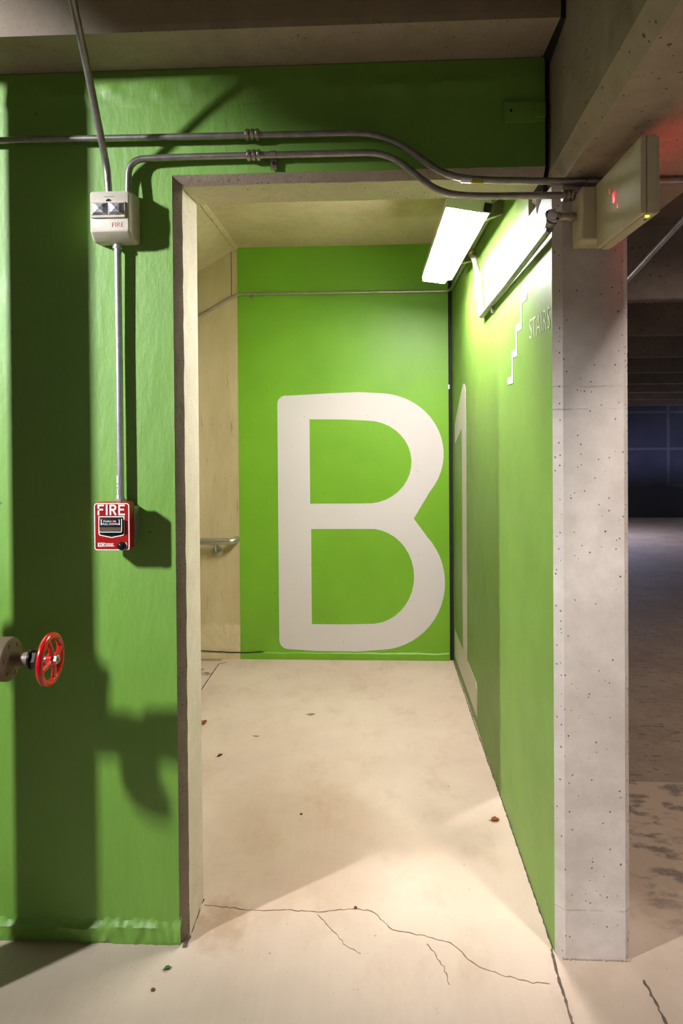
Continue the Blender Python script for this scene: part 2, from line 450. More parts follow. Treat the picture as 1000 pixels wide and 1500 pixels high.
# bare concrete lining of the doorway with a chamfered arris
bm = B()
prof = [(0, 0), (.012, .010), (.024, .024), (.024, .19), (0, .19)]
n = 60
def rough(x, y, z, a=.0022): 
    return Vector((noise.noise(Vector((x*30, y*30, z*30)))*a, noise.noise(Vector((z*30, x*30, y*30)))*a, noise.noise(Vector((y*30, z*30, x*30)))*a))
rings = []
for i in range(n+1):
    t = i/n; ring = []
    for d, y in prof:
        x = -.594+d; z = t*(2.306-d)
        p = Vector((x, y, z)); ring.append(p+(rough(x, y, z) if 0 < i < n and y < .1 else Vector()))
    rings.append(ring)
for i in range(1, n+1):
    t = i/n; ring = []
    for d, y in prof:
        x = -.594+d+t*(.503+.594-d); z = 2.306-d
        ring.append(Vector((x, y, z))+(rough(x, y, z) if i < n and y < .1 else Vector()))
    rings.append(ring)
rv = loft(bm, rings)
for f in bm.faces:
    c = f.calc_center_median()
    f.material_index = 0 if c.y < .024 else 1
structure('trim_1', bm, [M['edge'], M['jamb']])

# ledge beam over the green wall
bm = B()
loft(bm, [[(x, -.205, 3.1), (x, -.205+.012, 2.64), (x, -.190, 2.622), (x, .19, 2.622), (x, .19, 3.1)] for x in (-7, -3, -1, .2, .497)])
structure('beam', bm, M['ledge'], smooth=False)
# black joint between ledge and big beam
bm = B()
loft(bm, [[(.499, -.21, 3.0), (.512, -.21, 3.0), (.517, .0, 3.0), (.499, .0, 3.0)], [(.499, -.19, 2.62), (.514, -.19, 2.62), (.5175, .01, 2.62), (.499, .01, 2.62)],
          [(.505, .03, 2.60), (.516, .03, 2.60), (.519, .15, 2.60), (.505, .15, 2.60)], [(.505, .03, 2.28), (.516, .03, 2.28), (.519, .15, 2.28), (.505, .15, 2.28)]])
structure('trim_2', bm, M['black'], smooth=False)

# big beam on the pier, running towards the viewer
bm = B()
def beam_ring(y):
    l = .519+.045*y; c = .030
    return [(l, y, 3.1), (l, y, 2.256+c*1.3), (l+c, y, 2.252), (.935, y, 2.252), (.945, y, 2.262), (.945, y, 3.1)]
loft(bm, [beam_ring(-8+8.30*i/24) for i in range(25)])
structure('beam', bm, M['beam'], smooth=False)

# right-hand wall ending in a chamfered pier; green on the corridor side
bm = B()
c = .024
plan = [(.522, .006), (.522+c, -.018), (.735-.017, -.018), (.735, .0), (.735, 2.57), (.522, 2.57)]
for f0 in [0]:
    rv = loft(bm, [[(x, y, z) for x, y in plan] for z in (0, .5, 1.0, 1.5, 2.0, 2.251)])
for f in bm.faces:
    f.normal_update(); cc = f.calc_center_median()
    f.material_index = 0 if (abs(cc.x-.522) < .001) else 1
for f in box(bm, .522, .735, .302, 2.57, 2.251, 3.1, 1):
    if abs(f.calc_center_median().x-.522) < .001: f.material_index = 0
wall_right = structure('wall_right', bm, [M['green_side'], M['pillar']], smooth=False)
# chipped hollow at the head of that wall, behind the lintel
bm = B(); extrude_poly(bm, [(.5206, .075, 2.300), (.5206, .188, 2.300), (.5206, .188, 2.234), (.5206, .178, 2.222), (.5206, .160, 2.238), (.5206, .120, 2.252)], (.045, 0, 0))
obj('chipped_hollow', bm, M['dark_crack'], wall_right, False, 'dark chipped hollow at the wall head')

# back wall, green with a bare strip towards the stairs
bm = B(); box(bm, -3.2, .496, 2.53, 2.75, -1.2, 3.1)
def strip_back():
    rows = [(0, .005), (.02, .007), (.042, .007), (.048, .001), (.053, -.003)]
    vs = []
    for i in range(161):
        x = -1.5+1.99*i/160; r = []
        for z, d in rows:
            e = noise.noise(Vector((x*22, z*30, 9)))*.002
            dz = noise.noise(Vector((x*9, 1, 2)))*.005 if z > .03 else 0
            r.append(bm.verts.new((x, 2.53-d-e, max(0, z+dz))))
        vs.append(r)
    for a, b in zip(vs, vs[1:]):
        for k in range(len(rows)-1): bm.faces.new((a[k], b[k], b[k+1], a[k+1]))
strip_back()
wall_back = structure('wall_back', bm, M['green_back'])
bm = B(); 
pts = [(-1.3,.056),(-1.12,.055),(-1.04,.050),(-.95,.047),(-.85,.048),(-.78,.052),(-.74,.054)]
P = fillet([(a, 2.5215, b) for a, b in pts], .01, 2); P = [p+Vector((0, 0, noise.noise(p*60)*.003)) for p in P]
tube(bm, P, [.0035]*(len(P)-1)+[.001], 6)
obj('wall_crack', bm, M['dark_crack'], wall_back, True, 'dark crack along the wall foot')
# letter B on the back wall
def letterB():
    L, R = -.642, .466
    o = []
    o += arc(-.582, .132, .060, .062, 180, 262, 8)           # lower-left rounded corner
    o += [(-.40, .058), (-.12, .056), (.02, .068)]
    o += arc(.02, .520, .446, .452, -80, 42, 18)
    o += [(.262, .945)]
    o += arc(.03, 1.375, .432, .405, -38, 84, 18)
    o += [(-.10, 1.788), (-.30, 1.782), (-.50, 1.772)]
    o += arc(-.585, 1.712, .057, .058, 80, 180, 8)
    up = [(-.427, 1.046), (-.08, 1.046)] + arc(-.045, 1.322, .295, .276, -84, 88, 18) + [(-.20, 1.607), (-.427, 1.610)]
    lo = [(-.422, .238), (-.15, .238)] + arc(-.03, .560, .292, .318, -84, 84, 18) + [(-.422, .876)]
    return o, [up, lo]
bm = B(); o_, h_ = letterB(); filled(bm, o_, h_, lambda a, b: (a, 2.5295, b), (0, -.0010, 0))
obj('painted_letter', bm, M['letter'], wall_back, False, 'giant cream letter B on the green wall')
# numeral 1, stairs sign on the right wall (a = Y, b = Z)
bm = B()
one = [(1.507, .055), (2.47, .055), (2.47, .228), (2.055, .228), (2.055, 1.545), (2.37, 1.45), (2.40, 1.46), (2.40, 1.57), (2.37, 1.59), (2.02, 1.785), (1.985, 1.80), (1.93, 1.80),
       (1.885, 1.775), (1.875, 1.74), (1.875, .228), (1.53, .228), (1.507, .205)]
filled(bm, one, [], lambda a, b: (.5217, a, b), (-.0010, 0, 0))
obj('painted_numeral', bm, M['numeral_side'], wall_right, False, 'giant cream numeral 1 on the green side wall')
bm = B()
t = .026
S = [(.664, 1.740), (.664, 1.713), (.566, 1.713), (.566, 1.807), (.491, 1.807), (.491, 1.893), (.408, 1.893), (.408, 1.981), (.327, 1.981),
     (.327, 2.008), (.429, 2.008), (.429, 1.920), (.512, 1.920), (.512, 1.834), (.592, 1.834), (.592, 1.740)]
filled(bm, S, [], lambda a, b: (.5217, a, b), (-.0010, 0, 0))
obj('painted_stair_symbol', bm, M['letter_side'], wall_right, False, 'cream zigzag stair symbol')
bm = text_bm('STAIRS', (.5218, .289, 1.840), (0, -1, 0), (0, 0, 1), .066, .262, .0008, thin=-.012)
obj('painted_word', bm, M['letter_side'], wall_right, False, 'cream word STAIRS')

# stair hall ceiling: flat part, sloping soffit, far end
bm = B(); box(bm, -.905, .6, .19, 2.75, 2.762, 3.1)
structure('ceiling', bm, M['soffit'], smooth=False)
bm = B(); loft(bm, [[(-.905, y, 2.762), (-.905, y, 3.3), (-3.2, y, 3.3), (-3.2, y, 2.762-2.295*.60)] for y in (.19, 2.55)])
structure('ceiling_slope', bm, M['soffit'], smooth=False)
bm = B()
rings = []
for i in range(61):
    y = .2+2.32*i/60; w = .020+.006*noise.noise(Vector((y*14, 0, 3))); h = .010+.005*noise.noise(Vector((y*20, 2, 3)))
    rings.append([(-.905-w, y, 2.768-w*.6), (-.905-w*.5, y, 2.762-w*.3-h), (-.905+.012, y, 2.762-h*.7), (-.905+w*.7, y, 2.765)])
loft(bm, rings)
structure('trim_3', bm, M['soffit'])
bm = B(); box(bm, -3.4, -3.2, .0, 2.75, -1.2, 3.3)
structure('wall_left', bm, M['pillar'], smooth=False)
# black corner joint between back wall and right wall
bm = B(); box(bm, .496, .522, 2.536, 2.70, 0, 2.762)
structure('trim_4', bm, M['black'], smooth=False)
bm = B(); box(bm, .4935, .5035, 2.521, 2.540, 1.802, 1.832); bevel(bm, .002, 2)
tag(obj('joint_clip', bm, M['tag']), 'small white clip on the black corner joint beside the letter B', 'clip')
bm = B(); tube(bm, [(-.944, 2.529, 2.44), (-.944, 2.529, 2.735)], .0025, 6)
obj('wall_seam', bm, M['crack'], wall_back, True, 'thin upright seam on the bare strip')

# unseen haunched beam, added to shade the lintel and upper pier
bm = B(); extrude_poly(bm, [(-2.4, -1.30, 3.1), (-1.85, -1.30, 2.66), (-1.69, -1.30, 2.62), (-1.62, -1.30, 2.42), (.44, -1.30, 2.40), (.44, -1.30, 3.1)], (0, .2, 0))
structure('beam', bm, M['beam'], smooth=False)

# garage ceiling in front and joists over the ramp, block wall at the far end
bm = B(); box(bm, -7, 8, -8, .19, 3.1, 3.3)
structure('ceiling_garage', bm, M['ledge'], smooth=False)
zt = lambda y: 2.46-.043*(y-3)
bm = B(); loft(bm, [[(.735, .19, 3.1), (8, .19, 3.1), (8, .19, 3.3), (.735, .19, 3.3)], [(.735, 18, zt(18)+.55), (8, 18, zt(18)+.55), (8, 18, 3.3), (.735, 18, 3.3)]])
structure('ceiling_ramp', bm, M['stem'], smooth=False)
for y in (3.0, 4.45, 5.9, 7.4, 8.9, 10.4, 12.0, 13.6):
    bm = B(); z = zt(y)
    extrude_poly(bm, [(.735, y, z+.65), (.735, y+.03, z+.012), (.735, y+.045, z), (.735, y+.155, z), (.735, y+.17, z+.012), (.735, y+.20, z+.65)], (7.2, 0, 0))
    structure('joist', bm, M['stem'], smooth=False)
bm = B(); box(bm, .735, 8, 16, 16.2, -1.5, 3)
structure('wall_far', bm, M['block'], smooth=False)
bm = B(); box(bm, .735, .95, 2.57, 16, -1.5, 3.2)
structure('wall_ramp_side', bm, M['stem'], smooth=False)

# ------------------------------------------------------------------ conduits
def coupling_bm(c, axis, r=.0105, L=.045):
    bm = B(); p = [(-L/2, r*1.02)]
    for k in (-1, 0, 1):
        s = k*L*.32
        p += [(s-L*.14, r*1.05), (s-L*.12, r*1.5), (s-L*.02, r*1.58), (s+L*.10, r*1.5), (s+L*.13, r*1.05)]
    p += [(L/2, r*1.02)]
    lathe(bm, c, axis, p, 20)
    # two set screws facing out
    for k in (-.32, .32):
        d = Vector(c)+Vector(axis).normalized()*k*L+Vector((0, -r*1.5, 0))
        lathe(bm, d, (0, -1, 0), [(0, .004), (.004, .004), (.0045, .003)], 8)
    return bm
RC = .0098
# 1 long upper conduit
t = thing('conduit', 'upper grey steel conduit running the full width above the doorway', 'conduit', (-.35, -.025, 2.413), 'steel conduits above the doorway')
P = fillet([(-2.4, -.024, 2.415), (-1.1, -.025, 2.413), (.035, -.026, 2.404), (.215, -.035, 2.270), (.33, -.042, 2.254), (.66, -.045, 2.240), (2.6, -.05, 2.236)], [.1, .1, .09, .09, .1, .1, .1], 9)
bm = B(); tube(bm, P, RC); obj('pipe', bm, M['steel'], t)
obj('coupling', coupling_bm((-.347, -.0255, 2.409), (1, 0, -.006)), M['coupling'], t)
bm = B(); lathe(bm, (.62, -.045, 2.2415), (1, 0, -.01), [(-.016, .0105), (-.014, .0135), (.004, .0135), (.006, .0115), (.02, .0115)], 20); obj('coupling', bm, M['steel'], t)
bm = B(); tube(bm, [(.255, -.0405, 2.2605), (.285, -.0405, 2.2575)], RC+.0008, 16); obj('tape', bm, M['steel_bright'], t, label='pale tape wrap')
bm = B(); tube(bm, [(.281, -.0425, 2.2525), (.318, -.0435, 2.2500)], RC*.62, 12); obj('tape', bm, M['yellow'], t, label='yellow tape scrap')
# 2 lower conduit with swept bends
t = thing('conduit', 'lower grey conduit curving up from the strobe box over the doorway to the exit sign', 'conduit', (-.35, -.025, 2.348), 'steel conduits above the doorway')
P = fillet([(-.714, -.038, 2.240), (-.714, -.030, 2.345), (-.55, -.025, 2.350), (.045, -.026, 2.347), (.195, -.038, 2.222), (.30, -.044, 2.209), (.578, -.050, 2.203)], [.1, .105, .1, .06, .08, .1, .1], 10)
bm = B(); tube(bm, P, RC); obj('pipe', bm, M['steel'], t)
obj('coupling', coupling_bm((-.343, -.0255, 2.349), (1, 0, 0)), M['coupling'], t)
obj('coupling', coupling_bm((.553, -.0495, 2.2035), (1, 0, 0), L=.036), M['coupling'], t)
bm = B()
tube(bm, [(-.296, -.0258, 2.349), (-.278, -.0258, 2.349)], RC+.0016, 16)
box(bm, -.296, -.278, -.016, -.006, 2.312, 2.342)
ob = obj('strap', bm, M['coupling'], t)
bm = B(); lathe(bm, (-.287, -.016, 2.328), (0, -1, 0), [(0, .0055), (.004, .0055), (.006, .003)], 6); obj('bolt', bm, M['gloss_black'], ob)
# 3 conduit rising out over the ledge
t = thing('conduit', 'grey conduit slanting up from the strobe box past the concrete ledge', 'conduit', (-.772, -.05, 2.24))
P = fillet([(-.768, -.045, 2.225), (-.770, -.050, 2.300), (-.763, -.25, 2.585), (-.690, -1.15, 3.10)], [.1, .06, .1, .1], 8)
P = fillet([(-.768, -.045, 2.240), (-.771, -.050, 2.315), (-.7615, -.235, 2.573), (-.7435, -.40, 2.72), (-.70, -.80, 3.1)], [.1, .07, .12, .12, .1], 8)
bm = B(); tube(bm, P, .0102); obj('pipe', bm, M['steel'], t)
# 4 conduit between strobe and pull station
t = thing('conduit', 'bright upright conduit joining the strobe to the red pull station', 'conduit', (-.752, -.022, 1.7))
bm = B(); tube(bm, [(-.752, -.024, 2.11), (-.752, -.021, 1.8), (-.752, -.022, 1.33)], .0104, 18); obj('pipe', bm, M['steel_bright'], t)
bm = B(); lathe(bm, (-.752, -.024, 2.112), (0, 0, -1), [(0, .0125), (.020, .0125), (.021, .0142), (.027, .0142), (.028, .011)], 20); obj('connector', bm, M['steel_bright'], t)
bm = B(); lathe(bm, (-.752, -.022, 1.328), (0, 0, 1), [(0, .0115), (.004, .0135), (.018, .0135), (.02, .0108)], 20)
lathe(bm, (-.748, -.034, 1.340), (0, -1, 0), [(0, .004), (.005, .004)], 8); obj('connector', bm, M['steel_bright'], t)
bm = B()
for z0, z1, w in ((1.345, 1.358, .005), (1.360, 1.376, .0035), (1.380, 1.388, .004), (1.392, 1.414, .005)):
    box(bm, -.756-w*.6, -.756+w*.6, -.0335, -.0315, z0, z1)
obj('sticker', bm, M['tag'], t, label='torn white sticker')
# 5 conduit along the back wall, then forward behind the lamp
t = thing('conduit', 'thin conduit across the green back wall above the letter B', 'conduit', (-.2, 2.515, 2.44))
P = fillet([(-1.75, 2.516, 1.98), (-.905, 2.516, 2.447), (-.86, 2.516, 2.449), (.40, 2.512, 2.446), (.508, 2.505, 2.447), (.510, 2.30, 2.447), (.510, .75, 2.470), (.510, .33, 2.475)], [.1, .05, .05, .1, .09, .09, .1, .1], 7)
bm = B(); tube(bm, P, .0098); obj('pipe', bm, M['rail'], t)
bm = B(); tube(bm, [(-.808, 2.516, 2.449), (-.79, 2.516, 2.449)], .0125, 14); box(bm, -.806, -.793, 2.514, 2.524, 2.415, 2.440); obj('strap', bm, M['coupling'], t)
# 6 conduit along the right wall to the sign
t = thing('conduit', 'conduit sloping along the green side wall from the lamp drop to the pier', 'conduit', (.508, .6, 2.08))
bm = B(); tube(bm, [(.509, 1.215, 2.069), (.509, .62, 2.088), (.504, -.040, 2.112)], .0105); obj('pipe', bm, M['steel'], t)
bm = B(); tube(bm, [(.509, .965, 2.077), (.509, .945, 2.0776)], .0135, 14); box(bm, .509, .521, .950, .962, 2.040, 2.066); obj('strap', bm, M['coupling'], t)
t2 = thing('conduit', 'short white overexposed conduit drop below the ceiling lamp on the side wall', 'conduit', (.508, 1.25, 2.2))
P = fillet([(.470, 1.36, 2.425), (.494, 1.335, 2.375), (.509, 1.275, 2.25), (.509, 1.235, 2.12), (.509, 1.218, 2.068)], .06, 6)
bm = B(); tube(bm, P, .0135); obj('pipe', bm, M['white'], t2)
bm = B(); lathe(bm, (.487, 1.343, 2.388), (-.4, .4, 1), [(-.018, .016), (.004, .016), (.006, .019), (.022, .019)], 16); obj('connector', bm, M['coupling'], t2)
t2['label'] = 'short white conduit drop hanging below the ceiling lamp on the side wall'
# conduit body at the corner of the pier
t = thing('conduit_fitting', 'grey oval conduit elbow at the pier corner beside the exit sign', 'conduit fitting', (.507, -.055, 2.13))
bm = B()
lathe(bm, (.505, -.022, 2.122), (0, -1, .25), [(-.012, .0125), (.012, .0135), (.040, .017), (.046, .017)], 24)
obj('body', bm, M['steel'], t)
bm = B(); ax = Vector((-.28, -1, .05)).normalized(); u = ax.cross(Vector((0, 0, 1))).normalized(); w = u.cross(ax)
dg = (u*-.78+w*-.62).normalized(); ds = ax.cross(dg)
cc = Vector((.5045, -.070, 2.1405))
def oval(rr, ll, off, n=32): return [cc+ax*off+dg*(math.cos(2*PI*k/n)*rr+(ll if math.cos(2*PI*k/n) > 0 else -ll))+ds*math.sin(2*PI*k/n)*rr for k in range(n)]
loft(bm, [oval(.0125, .006, -.022), oval(.0150, .0065, -.004), oval(.0150, .0065, .001), oval(.0135, .0062, .003), oval(.0105, .005, .0035), oval(.0095, .005, .0018)])
obj('rim', bm, M['steel_bright'], t)
bm = B(); loft(bm, [oval(.0098, .0045, .0012), oval(.0098, .0045, .0040), oval(.008, .004, .0048)]); obj('cover', bm, M['tag'], t, label='pale oval cover plate')
bm = B()
for s in (1, -1):
    bm = B(); lathe(bm, cc+dg*.0175*s+ax*.003, ax, [(0, .003), (.002, .003)], 8); obj('screw', bm, M['gloss_black'], t)
bm = B(); lathe(bm, (.512, -.060, 2.139), (1, 0, 0), [(0, .014), (.018, .014), (.019, .0105), (.040, .0105), (.041, .0125), (.055, .0125), (.056, .0105), (.065, .0105)], 20); obj('nipple', bm, M['coupling'], t)

# ------------------------------------------------------------------ fire strobe
t = thing('fire_strobe', 'white fire alarm strobe with clear lamp on the green wall', 'fire alarm strobe', (-.750, 0, 2.17))
bm = B()
X0, X1, Z0, Z1 = -.822, -.690, 2.100, 2.245
def rrect(x0, x1, z0, z1, y, r=.012, n=5):
    o = []
    for cx, cz, a in ((x1-r, z1-r, 0), (x0+r, z1-r, 90), (x0+r, z0+r, 180), (x1-r, z0+r, 270)):
        for k in range(n+1):
            an = math.radians(a+90*k/n); o.append((cx+r*math.cos(an), y, cz+r*math.sin(an)))
    return o
loft(bm, [rrect(X0+.004, X1-.002, Z0, Z1, -.001), rrect(X0+.003, X1, Z0-.002, Z1, -.040), rrect(X0+.004, X1-.002, Z0, Z1-.002, -.046), rrect(X0+.010, X1-.008, Z0+.018, Z1-.008, -.074, .008), rrect(X0+.013, X1-.011, Z0+.021, Z1-.011, -.0765, .007)])
body = obj('housing', bm, M['white'], t)
bm = B(); loft(bm, [rrect(-.809, -.707, 2.158, 2.206, -.072, .004), rrect(-.808, -.708, 2.160, 2.205, -.084, .004)]); obj('bezel', bm, M['white'], t)
bm = B()
# faceted reflector lamp
for i in range(2):
    xa = -.8035+.0475*i; xb = xa+.0465
    a = [bm.verts.new(p) for p in ((xa, -.0845, 2.166), (xb, -.0845, 2.166), (xb, -.0845, 2.201), (xa, -.0845, 2.201))]
    b = [bm.verts.new(p) for p in ((xa+.010, -.0935, 2.172), (xb-.010, -.0935, 2.172), (xb-.012, -.0925, 2.196), (xa+.012, -.0925, 2.196))]
    for k in range(4): bm.faces.new((a[k], a[(k+1) % 4], b[(k+1) % 4], b[k]))
    m = bm.verts.new(((xa+xb)/2, -.0965, 2.183))
    for k in range(4): bm.faces.new((b[k], b[(k+1) % 4], m))
obj('lamp', bm, M['reflector'], t, False, 'clear silvery strobe lamp')
bm = text_bm('FIRE', (-.7475, -.0766, 2.1335), (1, 0, 0), (0, 0, 1), .0128, .034, .0006, thin=-.02); obj('lettering', bm, M['red_print'], t, False, 'red word FIRE')
bm = B(); loft(bm, [[(-.757+.008*math.cos(a), y, 2.2065+.008*math.sin(a)) for a in [PI*k/10 for k in range(11)]] for y in (-.076, -.0775)]); obj('sensor', bm, M['gloss_black'], t, label='black half round sensor hole')
bm = B(); box(bm, -.770, -.740, -.0772, -.076, 2.2205, 2.2215); obj('seam', bm, M['crack'], t, False)

# ------------------------------------------------------------------ pull station
t = thing('fire_pull_station', 'red fire alarm pull station below the strobe on the green wall', 'fire alarm', (-.762, 0, 1.262))
bm = B(); loft(bm, [rrect(-.800, -.702, 1.214, 1.322, 0, .006), rrect(-.800, -.702, 1.214, 1.322, -.046, .006)]); obj('back_box', bm, M['backbox'], t, label='grey metal back box')
bm = B(); x0, x1, z0, z1 = -.8175, -.7105, 1.197, 1.3375
loft(bm, [rrect(x0+.003, x1+.001, z0+.002, z1+.001, -.026, .008), rrect(x0, x1, z0, z1, -.056, .008), rrect(x0+.001, x1-.001, z0+.001, z1-.001, -.060, .008)]); obj('housing', bm, M['red'], t)
def frame_bm(outer, inner, y, d=.0010):
    bm = B(); filled(bm, outer, [inner], lambda a, b: (a, y, b), (0, -d, 0)); return bm
o2 = [(p[0], p[2]) for p in rrect(x0+.0015, x1-.0015, z0+.0015, z1-.0015, 0, .008)]; i2 = [(p[0], p[2]) for p in rrect(x0+.0040, x1-.0040, z0+.0040, z1-.0040, 0, .006)]
obj('border', frame_bm(o2, i2, -.0598), M['white_print'], t, False, 'white border line')
def stroke(bm, pts, w, y, d=.0008):
    for i_, (a, b) in enumerate(zip(pts, pts[1:])):
        d += .00003
        a2, b2 = Vector(a), Vector(b); dr = (b2-a2).normalized(); a2 = a2-dr*w*.45; b2 = b2+dr*w*.45
        s = Vector((-dr.y, dr.x))*w*.5
        q = [a2+s, b2+s, b2-s, a2-s]
        extrude_poly(bm, [(p.x, y, p.y) for p in q], (0, -d, 0))
bm = B(); lx, lz, lh = -.8030, 1.3030, .0265; W = .0048
def arcp(cx, cz, rx, rz, a0, a1, n=8): return arc(cx, cz, rx, rz, a0, a1, n)
stroke(bm, [(lx, lz), (lx, lz+lh), (lx+.0145, lz+lh)], W, -.0602); stroke(bm, [(lx, lz+lh*.54), (lx+.012, lz+lh*.54)], W, -.0602)
stroke(bm, [(lx+.0245, lz), (lx+.0245, lz+lh)], W, -.0602)
rx = lx+.0355
stroke(bm, [(rx, lz), (rx, lz+lh), (rx+.0075, lz+lh)]+arcp(rx+.0075, lz+lh*.76, .0075, lh*.24, 90, -90)+[(rx, lz+lh*.52)], W, -.0602); stroke(bm, [(rx+.007, lz+lh*.52), (rx+.0150, lz)], W, -.0602)
ex = lx+.0615
stroke(bm, [(ex+.0145, lz), (ex, lz), (ex, lz+lh), (ex+.0145, lz+lh)], W, -.0602); stroke(bm, [(ex, lz+lh*.54), (ex+.012, lz+lh*.54)], W, -.0602)
obj('lettering', bm, M['white_print'], t, False, 'white word FIRE')
hz = 1.2975
out = [(-.8035, hz), (-.8035, 1.2465), (-.800, 1.2415), (-.790, 1.2395), (-.765, 1.2345), (-.740, 1.2395), (-.730, 1.2415), (-.7265, 1.2465), (-.7265, hz)]
inn = [(-.8010, hz-.0024), (-.8010, 1.2475), (-.798, 1.2435), (-.789, 1.2418), (-.765, 1.2370), (-.741, 1.2418), (-.732, 1.2435), (-.7290, 1.2475), (-.7290, hz-.0024)]
obj('recess_outline', frame_bm(out, inn, -.0598), M['white_print'], t, False, 'white shield outline')
bm = B(); filled(bm, inn, [], lambda a, b: (a, -.0600, b), (0, -.0006, 0)); obj('recess', bm, M['gloss_black'], t, False, 'black handle recess')
bm = B(); loft(bm, [rrect(-.7985, -.7315, 1.2525, 1.2925, -.0605, .004), rrect(-.7985, -.7315, 1.2525, 1.2925, -.0680, .004), rrect(-.7970, -.7330, 1.2540, 1.2910, -.0690, .004)]); hd = obj('handle', bm, M['gloss_black'], t, label='black push and pull handle')
bm = B(); box(bm, -.7965, -.7335, -.0700, -.0688, 1.2560, 1.2668); obj('grip', bm, M['recess'], hd, False, 'dark brown finger grip')
bm = B(); stroke(bm, [(-.7985, 1.2905), (-.7985, 1.2560), (-.7965, 1.2530), (-.7335, 1.2530), (-.7315, 1.2560), (-.7315, 1.2905)], .0020, -.0690); obj('handle_outline', bm, M['white_print'], hd, False, 'white outline')
bm = text_bm('PUSH', (-.7850, -.0692, 1.2815), (1, 0, 0), (0, 0, 1), .0052, .0215, .0006, thin=.004); obj('lettering', bm, M['white_print'], hd, False, 'white word PUSH')
bm = text_bm('IN', (-.7560, -.0692, 1.2815), (1, 0, 0), (0, 0, 1), .0052, .0070, .0006, thin=.004); obj('lettering', bm, M['white_print'], hd, False, 'white word IN')
bm = text_bm('PULL DOWN', (-.7880, -.0692, 1.2735), (1, 0, 0), (0, 0, 1), .0056, .0455, .0006, thin=.004); obj('lettering', bm, M['white_print'], hd, False, 'white words PULL DOWN')
bm = B(); box(bm, -.7622, -.7582, -.0699, -.0690, 1.2805, 1.2870); obj('dot', bm, M['red_print'], hd, False, 'small red mark')
for xx in (-.7915, -.7385):
    bm = B(); stroke(bm, [(xx, 1.2885), (xx, 1.2765)], .0020, -.0690)
    extrude_poly(bm, [(xx-.003, -.0692, 1.2775), (xx+.003, -.0692, 1.2775), (xx, -.0692, 1.2725)], (0, -.0007, 0)); obj('arrow', bm, M['white_print'], hd, False, 'white down arrow')
bm = B(); box(bm, -.8060, -.7840, -.0606, -.0598, 1.2090, 1.2200); lg = obj('logo_plate', bm, M['white_print'], t, False, 'small white maker mark')
bm = text_bm('FCI', (-.8020, -.0607, 1.2105), (1, 0, 0), (0, 0, 1), .0080, .0165, .0006, thin=.012); obj('lettering', bm, M['red_print'], lg, False)
bm = B()
for z in (1.2165, 1.2128, 1.2095):
    x = -.7825
    while x < -.7600:
        w = random.uniform(.0012, .0028); box(bm, x, x+w, -.0605, -.0599, z, z+.0022); x += w+.0006
obj('small_print', bm, M['white_print'], t, False, 'tiny white print')
bm = B(); lathe(bm, (-.7355, -.060, 1.2115), (0, -1, 0), [(0, .0125), (.004, .0125), (.006, .0110), (.0062, .0070), (.010, .0068), (.0105, .0060)], 32); obj('key_lock', bm, M['gloss_black'], t, label='round black key lock')
bm = B(); stroke(bm, arc(-.7355, 1.2115, .0155, .0155, 40, -60, 10), .0016, -.0600); obj('lock_mark', bm, M['white_print'], t, False, 'curved white print by the lock')

for o in t.children_recursive:
    if o.name.startswith('back_box'): continue
    for v in o.data.vertices: v.co = Vector((v.co.x*.9915, v.co.y-.017, 1.55+(v.co.z-1.55)*.9915))

# ------------------------------------------------------------------ exit sign
t = thing('exit_sign', 'beige emergency exit sign on the pier, edge on with small red lit window', 'exit sign', (.63, -.115, 2.12))
bm = B(); box(bm, .572, .668, -.118, -.018, 2.058, 2.205); bevel(bm, .007, 3); obj('mount_box', bm, M['tan'], t)
bm = B(); box(bm, .609, .622, -.432, -.119, 2.032, 2.208); bevel(bm, .0045, 3); obj('face_plate', bm, M['tan'], t)
bm = B(); box(bm, .6225, .645, -.434, -.117, 2.030, 2.210); bevel(bm, .004, 3); obj('housing', bm, M['tan'], t)
bm = B(); box(bm, .6455, .6515, -.430, -.121, 2.034, 2.206); bevel(bm, .0025, 2); obj('back_plate', bm, M['tan'], t)
bm = B(); box(bm, .651, .6535, -.405, -.146, 2.055, 2.185); obj('lit_panel', bm, M['led_panel'], t, False, 'red glowing panel on the far face')
bm = B(); box(bm, .6070, .6095, -.270, -.253, 2.112, 2.1375); bevel(bm, .0015, 2); obj('indicator', bm, M['led_red'], t, label='small red lit window')
bm = B(); box(bm, .6080, .6095, -.231, -.223, 2.146, 2.158); bevel(bm, .0015, 2); obj('indicator', bm, M['led_dim'], t, label='faint red slit')
bm = B(); box(bm, .6080, .6095, -.288, -.280, 2.090, 2.103); bevel(bm, .0015, 2); obj('indicator', bm, M['led_dim'], t, label='faint red slit')
bm = B(); lathe(bm, (.628, -.418, 2.0305), (0, 0, -1), [(0, .005), (.003, .005), (.004, .003)], 14); obj('charge_light', bm, M['led_green'], t, label='tiny yellow green light')
bm = B(); lathe(bm, (.634, -.39, 2.0305), (0, 0, -1), [(0, .0035), (.002, .0035)], 12); obj('test_button', bm, M['crack'], t)

